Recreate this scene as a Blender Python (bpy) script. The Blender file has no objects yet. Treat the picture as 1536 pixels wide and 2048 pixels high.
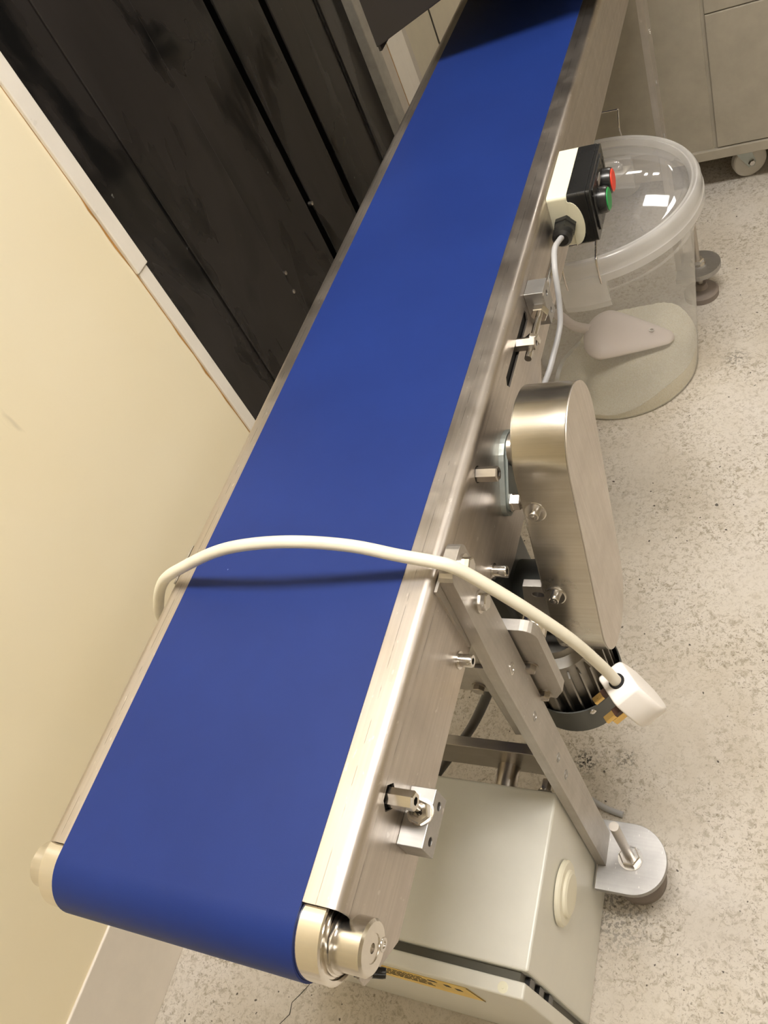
import bpy, bmesh, math, random
from mathutils import Vector, Matrix
from mathutils.geometry import delaunay_2d_cdt
random.seed(7)
C = bpy.context.scene.collection
FZ = 0.69                    # belt surface height above the floor; meshes below are written relative to the belt

# ---------------------------------------------------------------- camera
cam_d = bpy.data.cameras.new('camera'); cam = bpy.data.objects.new('camera', cam_d); C.objects.link(cam)
R = Matrix(((0.8864440427970915, 0.013308445843930122, 0.4626444036825338),
            (0.27284569496955025, 0.7924021172081432, -0.5455768611118282),
            (-0.37386118510234684, 0.6098538922670503, 0.6987889841437095)))
cam.matrix_world = Matrix.Translation((0.4753067, -0.0721307, 0.4690613 + FZ)) @ R.to_4x4()
cam_d.sensor_fit = 'VERTICAL'; cam_d.sensor_height = 24.0; cam_d.sensor_width = 18.0
cam_d.lens = 24.0 * 1655.83 / 2048.0
cam_d.clip_start = 0.02
bpy.context.scene.camera = cam
# ---------------------------------------------------------------- world / exposure
sc = bpy.context.scene
sc.view_settings.view_transform = 'Standard'; sc.view_settings.look = 'None'
sc.cycles.transparent_max_bounces = 32
sc.view_settings.gamma = 1.0; sc.view_settings.use_curve_mapping = False
sc.view_settings.exposure = 1.05
w = bpy.data.worlds.new('world'); sc.world = w; w.use_nodes = True
w.node_tree.nodes['Background'].inputs[0].default_value = (1, 0.9, 0.76, 1)
w.node_tree.nodes['Background'].inputs[1].default_value = 0.15
LIGHTS = [  # ceiling light fittings: x0,x1,y0,y1, strength
    (0.00, 0.95, 0.28, 0.62, 26.0),
    (0.18, 0.68, 3.62, 4.20, 14.0),
    (-0.32, -0.02, 6.60, 6.95, 14.0),
    (0.10, 0.38, 6.10, 6.45, 14.0),
    (2.2, 2.8, 1.4, 2.0, 8.0),
    (1.2, 2.4, -1.7, -1.35, 4.0),
]
LCOL = (1.0, 0.952, 0.885)

# ---------------------------------------------------------------- materials
def new_mat(name):
    m = bpy.data.materials.new(name); m.use_nodes = True
    nt = m.node_tree; b = nt.nodes['Principled BSDF']
    return m, nt, b
def N(nt, t, **kw):
    n = nt.nodes.new(t)
    for k, v in kw.items(): setattr(n, k, v)
    return n
def pos(nt, scale=(1, 1, 1), rot=(0, 0, 0)):
    g = N(nt, 'ShaderNodeNewGeometry'); mp = N(nt, 'ShaderNodeMapping')
    mp.inputs['Scale'].default_value = scale; mp.inputs['Rotation'].default_value = rot
    nt.links.new(g.outputs['Position'], mp.inputs['Vector']); return mp.outputs[0]
def noise(nt, vec, s, det=4, ro=.5, dist=0):
    n = N(nt, 'ShaderNodeTexNoise'); n.inputs['Scale'].default_value = s
    n.inputs['Detail'].default_value = det; n.inputs['Roughness'].default_value = ro
    n.inputs['Distortion'].default_value = dist
    nt.links.new(vec, n.inputs['Vector']); return n.outputs['Fac']
def ramp(nt, fac, stops):
    r = N(nt, 'ShaderNodeValToRGB'); e = r.color_ramp.elements
    while len(e) < len(stops): e.new(.5)
    for i, (p, c) in enumerate(stops):
        e[i].position = p; e[i].color = tuple(c) + (1,) if len(c) == 3 else c
    nt.links.new(fac, r.inputs[0]); return r.outputs[0]
def rng(nt, fac, a, b, c, d):
    r = N(nt, 'ShaderNodeMapRange')
    for i, v in zip((1, 2, 3, 4), (a, b, c, d)): r.inputs[i].default_value = v
    nt.links.new(fac, r.inputs[0]); return r.outputs[0]
def mix(nt, fac, a, b, mode='MIX'):
    m = N(nt, 'ShaderNodeMix', data_type='RGBA', blend_type=mode)
    for s, v in ((0, fac), (6, a), (7, b)):
        if hasattr(v, 'is_linked'): nt.links.new(v, m.inputs[s])
        else: m.inputs[s].default_value = v if s == 0 else tuple(v) + (1,)
    return m.outputs[2]
def bump(nt, b, h, st, dist=.001):
    n = N(nt, 'ShaderNodeBump'); n.inputs['Strength'].default_value = st; n.inputs['Distance'].default_value = dist
    nt.links.new(h, n.inputs['Height']); nt.links.new(n.outputs[0], b.inputs['Normal'])

def plain(name, col, rough=.4, metal=0, spec=.5, var=.06, bs=0, bscale=600):
    m, nt, b = new_mat(name)
    p = pos(nt); f = noise(nt, p, 25, 5, .6)
    lo = tuple(c * (1 - var) for c in col); hi = tuple(min(1, c * (1 + var)) for c in col)
    nt.links.new(ramp(nt, f, [(.3, lo), (.7, hi)]), b.inputs['Base Color'])
    nt.links.new(rng(nt, f, .3, .7, rough * .9, min(1, rough * 1.1)), b.inputs['Roughness'])
    b.inputs['Metallic'].default_value = metal; b.inputs['Specular IOR Level'].default_value = spec
    if bs: bump(nt, b, noise(nt, p, bscale, 3), bs, .0006)
    return m
def steel(name, col, rough, axis='y', streak=1.0, aniso=0.0, spots=0.0, lines=False):
    m, nt, b = new_mat(name)
    sc_ = {'x': (4, 320, 320), 'y': (320, 4, 320), 'z': (320, 320, 4)}[axis]
    f = noise(nt, pos(nt, sc_), 1.0, 3, .6)
    g = noise(nt, pos(nt), 18, 5, .65)
    lo = tuple(c * (1 - .16 * streak) for c in col)
    c1 = ramp(nt, f, [(.3, lo), (.7, col)])
    c1 = mix(nt, rng(nt, g, .35, .7, 0, .35), c1, tuple(c * .72 for c in col))
    if spots:
        v = noise(nt, pos(nt, (300, 120, 120)), 1.0, 2, .5)
        c1 = mix(nt, rng(nt, v, .68, .74, 0, spots), c1, (.85, .82, .78))
    if lines:
        ge = N(nt, 'ShaderNodeNewGeometry'); sx = N(nt, 'ShaderNodeSeparateXYZ'); nt.links.new(ge.outputs['Position'], sx.inputs[0])
        def band(out, c, hw):
            a = N(nt, 'ShaderNodeMath', operation='SUBTRACT'); nt.links.new(out, a.inputs[0]); a.inputs[1].default_value = c
            ab = N(nt, 'ShaderNodeMath', operation='ABSOLUTE'); nt.links.new(a.outputs[0], ab.inputs[0])
            return rng(nt, ab.outputs[0], hw * .5, hw, 1, 0)
        gate = rng(nt, noise(nt, pos(nt, (1, 60, 1)), 1.0, 2), .46, .54, 0, .5)
        for o_, c_ in ((sx.outputs[0], .2095), (sx.outputs[2], FZ - .013), (sx.outputs[0], -.0075)):
            mm = N(nt, 'ShaderNodeMath', operation='MULTIPLY'); nt.links.new(band(o_, c_, .00035), mm.inputs[0]); nt.links.new(gate, mm.inputs[1])
            c1 = mix(nt, mm.outputs[0], c1, (.08, .07, .06))
    nt.links.new(c1, b.inputs['Base Color'])
    b.inputs['Metallic'].default_value = 1
    nt.links.new(rng(nt, g, .3, .7, rough * .8, rough * 1.25), b.inputs['Roughness'])
    bump(nt, b, f, .12 * streak, .0004)
    return m
M = {}
M['steel_y'] = steel('brushed_steel_frame', (.585, .535, .49), .38, 'y', 1, spots=.35, lines=True)
M['steel_x'] = steel('brushed_steel_guard', (.68, .64, .575), .24, 'x', .8)
M['steel_z'] = steel('brushed_steel_face', (.68, .63, .58), .48, 'z', .7)
M['steel_bright'] = steel('turned_steel', (.80, .76, .70), .20, 'x', .5)
M['roller'] = steel('roller_steel', (.88, .84, .78), .13, 'x', .25)
M['chrome'] = steel('bright_fastener_steel', (.72, .69, .65), .20, 'x', .3)
M['dull'] = steel('dull_fastener_steel', (.50, .46, .41), .32, 'x', .4)
M['alu'] = steel('aluminium_plate', (.53, .50, .465), .46, 'z', .6, spots=.2)
M['alu_cast'] = steel('cast_aluminium', (.44, .43, .42), .46, 'x', .5, spots=.5)
M['galv'] = steel('galvanised_steel', (.46, .50, .48), .5, 'z', .5)
M['motor_grey'] = plain('motor_grey_paint_shaded', (.075, .078, .07), .5)  # grey paint, darkened to put the gearbox's shade into the colour
M['motor_alu'] = steel('motor_fin_aluminium', (.33, .31, .28), .45, 'z', .5)
M['black'] = plain('black_plastic', (.012, .012, .012), .28)
M['black_matt'] = plain('black_void', (.006, .0055, .005), .8)  # near-black; also stands in for shade in closed-off spaces
M['cream_plastic'] = plain('cream_plastic', (.80, .78, .62), .35, var=.02)
M['red'] = plain('red_plastic', (.85, .055, .03), .35, var=.03)
M['green'] = plain('green_plastic', (.02, .30, .075), .35, var=.03)
M['white_cable'] = plain('white_cable_sheath', (.80, .755, .63), .42, var=.07)
M['white_plug'] = plain('white_plug_plastic', (.87, .83, .80), .38, var=.03)
M['brass'] = steel('brass', (.80, .55, .20), .25, 'x', .3)
M['brown'] = plain('brown_sleeve', (.06, .025, .015), .4)
M['grey_cable'] = plain('grey_cable_sheath', (.42, .42, .43), .42)
M['dark_cable'] = plain('dark_grey_cable', (.06, .055, .05), .5)
M['enclosure'] = plain('cream_grey_powder_coat', (.72, .71, .65), .36, var=.025, bs=.12, bscale=900)
M['knob'] = plain('ivory_plastic', (.76, .72, .58), .4, var=.03)
M['gasket'] = plain('grey_gasket', (.10, .095, .075), .6)
M['rubber'] = plain('grey_rubber', (.24, .20, .175), .7)
M['hood'] = plain('dark_grey_painted_panel', (.022, .019, .020), .42)
M['sticker'] = plain('yellow_sticker', (.80, .57, .16), .5, var=.15)
M['ink'] = plain('black_print', (.02, .016, .01), .6)
M['wire'] = steel('wire_steel', (.62, .58, .54), .25, 'z', .3)
M['scoop'] = plain('pale_translucent_scoop_plastic', (.74, .66, .625), .34, var=0)
M['white_trim'] = plain('white_gloss_trim', (.84, .79, .71), .3, var=.03)
M['jamb'] = plain('grey_jamb', (.35, .33, .29), .4, var=.2)
M['jamb_pale'] = plain('pale_grey_trim', (.55, .50, .43), .4)
M['baseboard'] = plain('pale_baseboard_paint', (.78, .72, .64), .45, var=.03)
M['brown_stain'] = plain('brown_caulk', (.42, .22, .06), .6, var=.3)
M['ceiling'] = plain('ceiling_white', (.78, .74, .66), .8)
M['cabinet'] = plain('beige_steel_sheet', (.37, .335, .27), .38, var=.08)
M['castor'] = plain('ivory_castor_plastic', (.55, .52, .46), .4)

# blue belt: faint woven grain and specks of dust
m, nt, b = new_mat('blue_conveyor_belt'); M['belt'] = m
f = noise(nt, pos(nt), 2200, 2, .5); g = noise(nt, pos(nt), 6, 4, .6)
c1 = ramp(nt, g, [(.3, (.0075, .024, .148)), (.7, (.0095, .030, .178))])
sp = noise(nt, pos(nt), 190, 1, .3)
c1 = mix(nt, rng(nt, sp, .845, .87, 0, .5), c1, (.35, .42, .7))
nt.links.new(c1, b.inputs['Base Color'])
b.inputs['Roughness'].default_value = .5; b.inputs['Specular IOR Level'].default_value = .28
b.inputs['Sheen Weight'].default_value = .08; b.inputs['Sheen Roughness'].default_value = .35; b.inputs['Sheen Tint'].default_value = (.5, .6, 1, 1)
bump(nt, b, f, .25, .0002)

# concrete floor with worn paint
m, nt, b = new_mat('worn_concrete_floor'); M['floor'] = m
p = pos(nt)
big = noise(nt, p, 3.2, 6, .62, .4); mid = noise(nt, p, 16, 6, .68); fine = noise(nt, p, 110, 6, .75, .6); tiny = noise(nt, p, 290, 4, .7, .8)
c1 = ramp(nt, big, [(.32, (.50, .445, .365)), (.5, (.58, .53, .46)), (.68, (.62, .575, .52))])
c1 = mix(nt, rng(nt, mid, .5, .72, 0, .5), c1, (.66, .62, .57))
zone = rng(nt, noise(nt, p, 8, 5, .65), .38, .60, .28, 1)
m1 = N(nt, 'ShaderNodeMath', operation='MULTIPLY'); nt.links.new(rng(nt, fine, .50, .60, 0, .75), m1.inputs[0]); nt.links.new(zone, m1.inputs[1])
c1 = mix(nt, m1.outputs[0], c1, (.27, .225, .155))
mm = N(nt, 'ShaderNodeMath', operation='MULTIPLY'); nt.links.new(rng(nt, tiny, .56, .66, 0, .85), mm.inputs[0]); nt.links.new(zone, mm.inputs[1])
c1 = mix(nt, mm.outputs[0], c1, (.13, .10, .065))
dots = noise(nt, p, 120, 1, .3)
c1 = mix(nt, rng(nt, dots, .765, .785, 0, .85), c1, (.03, .022, .015))
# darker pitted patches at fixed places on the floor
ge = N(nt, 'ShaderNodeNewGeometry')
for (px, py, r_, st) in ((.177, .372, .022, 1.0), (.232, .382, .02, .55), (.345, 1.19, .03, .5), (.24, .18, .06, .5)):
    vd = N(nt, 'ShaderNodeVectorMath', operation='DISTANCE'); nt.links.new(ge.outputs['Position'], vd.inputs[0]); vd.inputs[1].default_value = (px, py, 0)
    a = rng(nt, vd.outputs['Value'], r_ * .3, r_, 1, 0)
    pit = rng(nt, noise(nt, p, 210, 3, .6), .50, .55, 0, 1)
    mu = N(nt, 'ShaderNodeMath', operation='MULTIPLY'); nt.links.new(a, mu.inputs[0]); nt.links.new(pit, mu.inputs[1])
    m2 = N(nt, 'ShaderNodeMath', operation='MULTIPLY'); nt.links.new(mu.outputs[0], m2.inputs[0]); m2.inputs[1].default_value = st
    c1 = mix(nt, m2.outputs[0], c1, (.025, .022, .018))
nt.links.new(c1, b.inputs['Base Color'])
nt.links.new(rng(nt, mid, .3, .7, .42, .7), b.inputs['Roughness']); b.inputs['Specular IOR Level'].default_value = .35
bump(nt, b, fine, .35, .0012)

# glossy cream wall
m, nt, b = new_mat('glossy_cream_wall'); M['wall'] = m
p = pos(nt); f = noise(nt, p, 2.5, 4, .55)
c1 = ramp(nt, f, [(.3, (.90, .80, .57)), (.7, (.92, .835, .63))])
st = noise(nt, pos(nt, (1, 30, 8)), 1, 3, .5)
c1 = mix(nt, rng(nt, st, .76, .82, 0, .3), c1, (.45, .40, .28))
nt.links.new(c1, b.inputs['Base Color']); b.inputs['Roughness'].default_value = .32; b.inputs['Specular IOR Level'].default_value = .4
bump(nt, b, noise(nt, p, 9, 2), .15, .002)
M['wall_far'] = plain('beige_far_wall', (.60, .545, .42), .5, var=.04)

# smeared glossy black panels
m, nt, b = new_mat('smeared_black_gloss'); M['panel'] = m
p = pos(nt)
f = noise(nt, pos(nt, (1, 2.4, .9)), 3.4, 4, .55, .5); g = noise(nt, p, 60, 4, .6)
c1 = ramp(nt, f, [(.38, (.008, .0078, .0075)), (.47, (.023, .020, .018)), (.62, (.030, .026, .024)), (.74, (.016, .015, .0135))])
spk = noise(nt, p, 75, 2, .4)
c1 = mix(nt, rng(nt, spk, .78, .82, 0, .5), c1, (.2, .2, .18))
nt.links.new(c1, b.inputs['Base Color'])
nt.links.new(rng(nt, f, .42, .5, .12, .34), b.inputs['Roughness']); b.inputs['Specular IOR Level'].default_value = .35

def clear_plastic(name, milk, rough, tint=(.93, .92, .91)):
    m, nt, b = new_mat(name)
    nt.nodes.remove(b)
    out = nt.nodes['Material Output']
    tr = N(nt, 'ShaderNodeBsdfTransparent'); tr.inputs[0].default_value = (.985, .985, .985, 1)
    df = N(nt, 'ShaderNodeBsdfDiffuse'); df.inputs[0].default_value = tint + (1,)
    tl = N(nt, 'ShaderNodeBsdfTranslucent'); tl.inputs[0].default_value = tint + (1,)
    gl = N(nt, 'ShaderNodeBsdfGlossy'); gl.inputs['Roughness'].default_value = rough
    a = N(nt, 'ShaderNodeMixShader'); a.inputs[0].default_value = .5
    nt.links.new(df.outputs[0], a.inputs[1]); nt.links.new(tl.outputs[0], a.inputs[2])
    b2 = N(nt, 'ShaderNodeMixShader')
    mf = rng(nt, noise(nt, pos(nt), 7, 3), .3, .7, milk * .8, milk * 1.2); nt.links.new(mf, b2.inputs[0])
    nt.links.new(tr.outputs[0], b2.inputs[1]); nt.links.new(a.outputs[0], b2.inputs[2])
    lw = N(nt, 'ShaderNodeLayerWeight'); lw.inputs[0].default_value = .5
    pw = N(nt, 'ShaderNodeMath', operation='POWER'); nt.links.new(lw.outputs['Facing'], pw.inputs[0]); pw.inputs[1].default_value = 4
    c = N(nt, 'ShaderNodeMixShader'); nt.links.new(rng(nt, pw.outputs[0], 0, 1, .05, .9), c.inputs[0])
    nt.links.new(b2.outputs[0], c.inputs[1]); nt.links.new(gl.outputs[0], c.inputs[2])
    nt.links.new(c.outputs[0], out.inputs[0])
    return m
M['tub'] = clear_plastic('frosted_tub_plastic', .20, .16)
M['tub_rim'] = clear_plastic('milky_rim_plastic', .55, .22)
M['lid'] = clear_plastic('clear_lid_plastic', .24, .035, (.92, .92, .96))

m, nt, b = new_mat('granulated_sugar'); M['sugar'] = m
p = pos(nt); f = noise(nt, p, 420, 3, .7)
nt.links.new(ramp(nt, f, [(.3, (.84, .77, .58)), (.52, (.95, .90, .73)), (.7, (1, .98, .88))]), b.inputs['Base Color'])
b.inputs['Roughness'].default_value = .6; bump(nt, b, f, 1.0, .003)

m, nt, b = new_mat('lamp_diffuser'); M['lampglow'] = m
def lamp_mat(strength):
    m, nt, b = new_mat('lamp_diffuser'); nt.nodes.remove(b)
    e = N(nt, 'ShaderNodeEmission'); e.inputs[0].default_value = LCOL + (1,); e.inputs[1].default_value = strength
    nt.links.new(e.outputs[0], nt.nodes['Material Output'].inputs[0]); return m

# ---------------------------------------------------------------- mesh helpers
def world_origin(o):
    v = Vector((0, 0, 0))
    while o is not None: v += o.location; o = o.parent
    return v
def obj(name, bm, mat, parent=None, smooth=False, bevel=0, seg=2, recalc=True):
    if recalc: bmesh.ops.recalc_face_normals(bm, faces=bm.faces)
    off = Vector((0, 0, FZ)) - world_origin(parent)
    bmesh.ops.translate(bm, verts=bm.verts, vec=off)
    me = bpy.data.meshes.new(name); bm.to_mesh(me); bm.free()
    for m_ in (mat if isinstance(mat, list) else [mat]): me.materials.append(M[m_] if isinstance(m_, str) else m_)
    if smooth:
        me.polygons.foreach_set('use_smooth', [True] * len(me.polygons))
        try: me.set_sharp_from_angle(angle=math.radians(smooth if smooth > 1 else 38))
        except Exception: pass
    o = bpy.data.objects.new(name, me); C.objects.link(o)
    if parent is not None: o.parent = parent
    if bevel:
        mo = o.modifiers.new('bevel', 'BEVEL'); mo.width = bevel; mo.segments = seg; mo.limit_method = 'ANGLE'; mo.angle_limit = math.radians(35)
        mo.harden_normals = False
    return o
def thing(name, label, cat, loc, group=None):
    o = bpy.data.objects.new(name, None); C.objects.link(o); o.location = (loc[0], loc[1], loc[2] + FZ)
    o.empty_display_size = .03; o['label'] = label; o['category'] = cat
    if group: o['group'] = group
    return o
def sub(name, loc, parent):
    o = bpy.data.objects.new(name, None); C.objects.link(o)
    o.location = Vector((loc[0], loc[1], loc[2] + FZ)) - world_origin(parent); o.parent = parent; o.empty_display_size = .02
    return o
def tag(o, label, cat, group=None):
    o['label'] = label; o['category'] = cat
    if group: o['group'] = group
    return o
def struct(o): o['kind'] = 'structure'; return o
def box(x0, x1, y0, y1, z0, z1, bm=None):
    bm = bm or bmesh.new()
    v = [bm.verts.new((x, y, z)) for x in (x0, x1) for y in (y0, y1) for z in (z0, z1)]
    for f in ((0, 1, 3, 2), (4, 6, 7, 5), (0, 4, 5, 1), (2, 3, 7, 6), (0, 2, 6, 4), (1, 5, 7, 3)): bm.faces.new([v[i] for i in f])
    return bm
def frame_of(d):
    d = Vector(d).normalized(); a = Vector((0, 0, 1)) if abs(d.z) < .9 else Vector((1, 0, 0))
    u = d.cross(a).normalized(); return u, d.cross(u).normalized(), d
def lathe(p0, d, prof, seg=32, bm=None, rot=0, caps=True):
    """prof: list of (distance along d, radius)"""
    bm = bm or bmesh.new(); u, v, d = frame_of(d); p0 = Vector(p0); rings = []
    for t, r in prof:
        rings.append([bm.verts.new(p0 + d * t + (u * math.cos(rot + 2 * math.pi * i / seg) + v * math.sin(rot + 2 * math.pi * i / seg)) * r) for i in range(seg)])
    for a, b_ in zip(rings, rings[1:]):
        for i in range(seg): bm.faces.new((a[i], a[(i + 1) % seg], b_[(i + 1) % seg], b_[i]))
    if caps:
        bm.faces.new(rings[0][::-1]); bm.faces.new(rings[-1])
    return bm
def cyl(p0, p1, r, seg=24, bm=None, r1=None, rot=0):
    p0, p1 = Vector(p0), Vector(p1)
    return lathe(p0, p1 - p0, [(0, r), ((p1 - p0).length, r if r1 is None else r1)], seg, bm, rot)
def bolt_bm(p, d, rh, h, socket=False, washer=0, wr=None, seg=6, bm=None, rot=0):
    """hex or socket head bolt seen from outside; p on the surface, d outwards"""
    bm = bm or bmesh.new(); t = 0
    if washer: lathe(p, d, [(0, wr or rh * 1.5), (washer, wr or rh * 1.5)], 24, bm); t = washer
    if socket: lathe(p, d, [(t, rh), (t + h * .9, rh), (t + h, rh * .9), (t + h, rh * .5), (t + h * .35, rh * .48)], 20, bm, rot)
    else: lathe(p, d, [(t, rh), (t + h * .85, rh), (t + h, rh * .88)], 6, bm, rot)
    return bm
def tube(pts, r, seg=12, bm=None, sub_=8, closed_ends=True):
    bm = bm or bmesh.new(); P = [Vector(p) for p in pts]; Q = []
    for i in range(len(P) - 1):
        a = P[max(i - 1, 0)]; b_ = P[i]; c = P[i + 1]; d = P[min(i + 2, len(P) - 1)]
        for k in range(sub_):
            t = k / sub_
            Q.append(.5 * ((2 * b_) + (-a + c) * t + (2 * a - 5 * b_ + 4 * c - d) * t * t + (-a + 3 * b_ - 3 * c + d) * t ** 3))
    Q.append(P[-1]); rings = []; prev = None
    for i, q in enumerate(Q):
        d = (Q[min(i + 1, len(Q) - 1)] - Q[max(i - 1, 0)]).normalized()
        if prev is None: u, v, _ = frame_of(d)
        else:
            u = (prev - d * prev.dot(d)).normalized(); v = d.cross(u)
        prev = u
        rings.append([bm.verts.new(q + (u * math.cos(2 * math.pi * k / seg) + v * math.sin(2 * math.pi * k / seg)) * r) for k in range(seg)])
    for a, b_ in zip(rings, rings[1:]):
        for i in range(seg): bm.faces.new((a[i], a[(i + 1) % seg], b_[(i + 1) % seg], b_[i]))
    if closed_ends: bm.faces.new(rings[0][::-1]); bm.faces.new(rings[-1])
    return bm
def arc(cx, cy, r, a0, a1, n=8):
    return [(cx + r * math.cos(math.radians(a0 + (a1 - a0) * i / n)), cy + r * math.sin(math.radians(a0 + (a1 - a0) * i / n))) for i in range(n + 1)]
def inside(p, poly):
    c = False; j = len(poly) - 1
    for i in range(len(poly)):
        (xi, yi), (xj, yj) = poly[i], poly[j]
        if (yi > p[1]) != (yj > p[1]) and p[0] < (xj - xi) * (p[1] - yi) / (yj - yi) + xi: c = not c
        j = i
    return c
def plate(outline, a0, a1, axis='x', holes=(), bm=None):
    """flat plate with holes; outline in the two other axes (x: y,z / y: x,z / z: x,y)"""
    bm = bm or bmesh.new()
    P = [Vector(p) for p in outline]; E = [(i, (i + 1) % len(P)) for i in range(len(P))]
    for h in holes:
        k = len(P); P += [Vector(p) for p in h]; E += [(k + i, k + (i + 1) % len(h)) for i in range(len(h))]
    vs, es, fs, *_ = delaunay_2d_cdt(P, E, [], 1, 1e-7)
    keep = []
    for f in fs:
        c = sum((vs[i] for i in f), Vector((0, 0))) / len(f)
        if inside(c, outline) and not any(inside(c, h) for h in holes): keep.append(f)
    mk = {'x': lambda p, a: (a, p[0], p[1]), 'y': lambda p, a: (p[0], a, p[1]), 'z': lambda p, a: (p[0], p[1], a)}[axis]
    A = [bm.verts.new(mk(v, a0)) for v in vs]; B = [bm.verts.new(mk(v, a1)) for v in vs]
    cnt = {}
    for f in keep:
        bm.faces.new([A[i] for i in f]); bm.faces.new([B[i] for i in f][::-1])
        for i in range(len(f)):
            e = (f[i], f[(i + 1) % len(f)]); k = tuple(sorted(e)); cnt.setdefault(k, []).append(e)
    for k, l in cnt.items():
        if len(l) == 1:
            a, b_ = l[0]; bm.faces.new((A[b_], A[a], B[a], B[b_]))
    bmesh.ops.delete(bm, geom=[v for v in bm.verts if not v.link_faces], context='VERTS')
    return bm
def capsule(y1, z1, r1, y2, z2, r2, n=20):
    a = math.atan2(z2 - z1, y2 - y1); L = math.hypot(y2 - y1, z2 - z1); k = math.acos((r1 - r2) / L)
    A = math.degrees(a); K = math.degrees(k)
    return arc(y1, z1, r1, A + K, A + 360 - K, n) + arc(y2, z2, r2, A - K, A + K, n)
def circle(cx, cy, r, n=24): return [(cx + r * math.cos(2 * math.pi * i / n), cy + r * math.sin(2 * math.pi * i / n)) for i in range(n)]
def rrect(x0, x1, y0, y1, r, n=5):
    return arc(x1 - r, y1 - r, r, 0, 90, n) + arc(x0 + r, y1 - r, r, 90, 180, n) + arc(x0 + r, y0 + r, r, 180, 270, n) + arc(x1 - r, y0 + r, r, 270, 360, n)

# ---------------------------------------------------------------- the room
FL = -FZ; CE = 1.90; XW = -.382; XR = 3.2; YN = -2.6; YF = 7.6
fl = struct(obj('floor', box(-.9, XR + .1, YN - .1, YF + .1, FL - .05, FL), 'floor'))
crack = [(-.15, .03), (-.158, .018), (-.154, .006), (-.163, -.008), (-.172, -.02), (-.170, -.034), (-.182, -.05), (-.19, -.07), (-.187, -.09), (-.2, -.12)]
bm = bmesh.new(); wd = .0009; pr = []
for i, (x, y) in enumerate(crack):
    pr.append((bm.verts.new((x - wd * (.6 + .5 * (i % 2)), y, FL + .0004)), bm.verts.new((x + wd * .6, y, FL + .0004))))
for a, b_ in zip(pr, pr[1:]): bm.faces.new((a[0], a[1], b_[1], b_[0]))
obj('crack', bm, 'ink', fl)
struct(obj('ceiling', box(-.9, XR + .1, YN - .1, YF + .1, CE, CE + .05), 'ceiling'))
struct(obj('wall_right', box(XR, XR + .1, YN, YF, FL, CE), 'wall_far'))
struct(obj('wall_front', box(-.9, XR, YN - .1, YN, FL, CE), 'wall_far'))
struct(obj('wall_back', box(-.9, XR, YF, YF + .1, FL, CE), 'wall_far'))
OY0, OY1, OZ = .773, 1.712, 1.35     # the opening in the left wall
bm = box(XW - .1, XW, YN, OY0 - .006, FL + .172, CE)
box(XW - .1, XW, OY0 - .006, OY1 + .05, OZ, CE, bm)
struct(obj('wall_left', bm, 'wall'))
struct(obj('wall_left', box(XW - .1, XW, OY1 + .03, YF, FL, CE), 'wall_far'))
struct(obj('passage_shade_backing', box(-.60, -.56, .5, 2.0, FL, CE), 'black_matt'))  # black sheet stands in for the darkness behind the door gaps
struct(obj('baseboard_left', box(XW - .1, XW + .0035, YN, OY0 - .006, FL, FL + .174), 'baseboard', bevel=.0015))
# white strip round the opening, in two lengths, with a line of brown caulk
struct(obj('trim_1', box(XW - .02, XW + .006, OY0 - .027, OY0 + .001, -.019, OZ + .03), 'white_trim', bevel=.0012))
struct(obj('trim_2', box(XW - .02, XW + .004, OY0 - .0255, OY0 - .0025, FL + .174, -.0205), 'white_trim', bevel=.0012))
bm = bmesh.new(); pts = []
zz = OZ
while zz > -.42:
    wv = .0016 + .0030 * max(0, math.sin(zz * 23 + math.sin(zz * 61))) ** 2
    pts.append((bm.verts.new((XW + .0006, OY0 - .0262, zz)), bm.verts.new((XW + .0006, OY0 - .0262 - wv, zz)))); zz -= .02
for a, b_ in zip(pts, pts[1:]): bm.faces.new((a[0], a[1], b_[1], b_[0]))
struct(obj('trim_3', bm, 'brown_stain'))
# right side of the opening
struct(obj('trim_4', box(XW - .09, XW + .012, 1.700, 1.748, FL, OZ + .03), 'jamb', bevel=.002))
struct(obj('trim_5', box(XW, XW + .006, 1.7485, 1.7980, FL, OZ), 'jamb_pale', bevel=.001))
struct(obj('trim_6', box(XW, XW + .006, 1.8040, 1.8630, FL, OZ), 'white_trim', bevel=.001))
struct(obj('trim_7', box(XW, XW + .0045, 1.7980, 1.8040, FL, OZ), 'brown_stain'))
struct(obj('trim_9', box(XW, XW + .005, 1.8645, 1.9070, FL, OZ), 'white_trim', bevel=.001))
struct(obj('trim_10', box(XW, XW + .002, 1.9070, 1.9380, FL, OZ), 'jamb_pale', bevel=.001))
struct(obj('trim_8', box(XW, XW + .001, 2.116, 2.124, FL, CE), 'ink'))
# black door made of tall panels
door = sub('door_1', (-.41, 1.24, FL), None) if False else bpy.data.objects.new('door_1', None)
C.objects.link(door); door.location = (-.41, 1.24, 0); door['kind'] = 'structure'
for (y0, y1, xo) in ((.775, .884, -.392), (.880, 1.058, -.388), (1.054, 1.2335, -.392), (1.262, 1.398, -.396), (1.421, 1.512, -.394), (1.508, 1.598, -.398), (1.600, 1.699, -.392)):
    obj('door_panel', box(xo - .004, xo, y0, y1, FL + .006, OZ - .005), 'panel', door, bevel=.0012)
obj('door_rail', box(-.42, -.404, .776, 1.699, FL + .01, FL + .06), 'panel', door)
for (y, z, x) in ((1.252, -.242, -.392), (1.062, -.262, -.388), (1.056, -.30, -.388)):
    obj('rivet', lathe((x - .006, y, z), (1, 0, 0), [(0, .0045), (.008, .004), (.0095, .002)], 12), 'dull', door)

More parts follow.
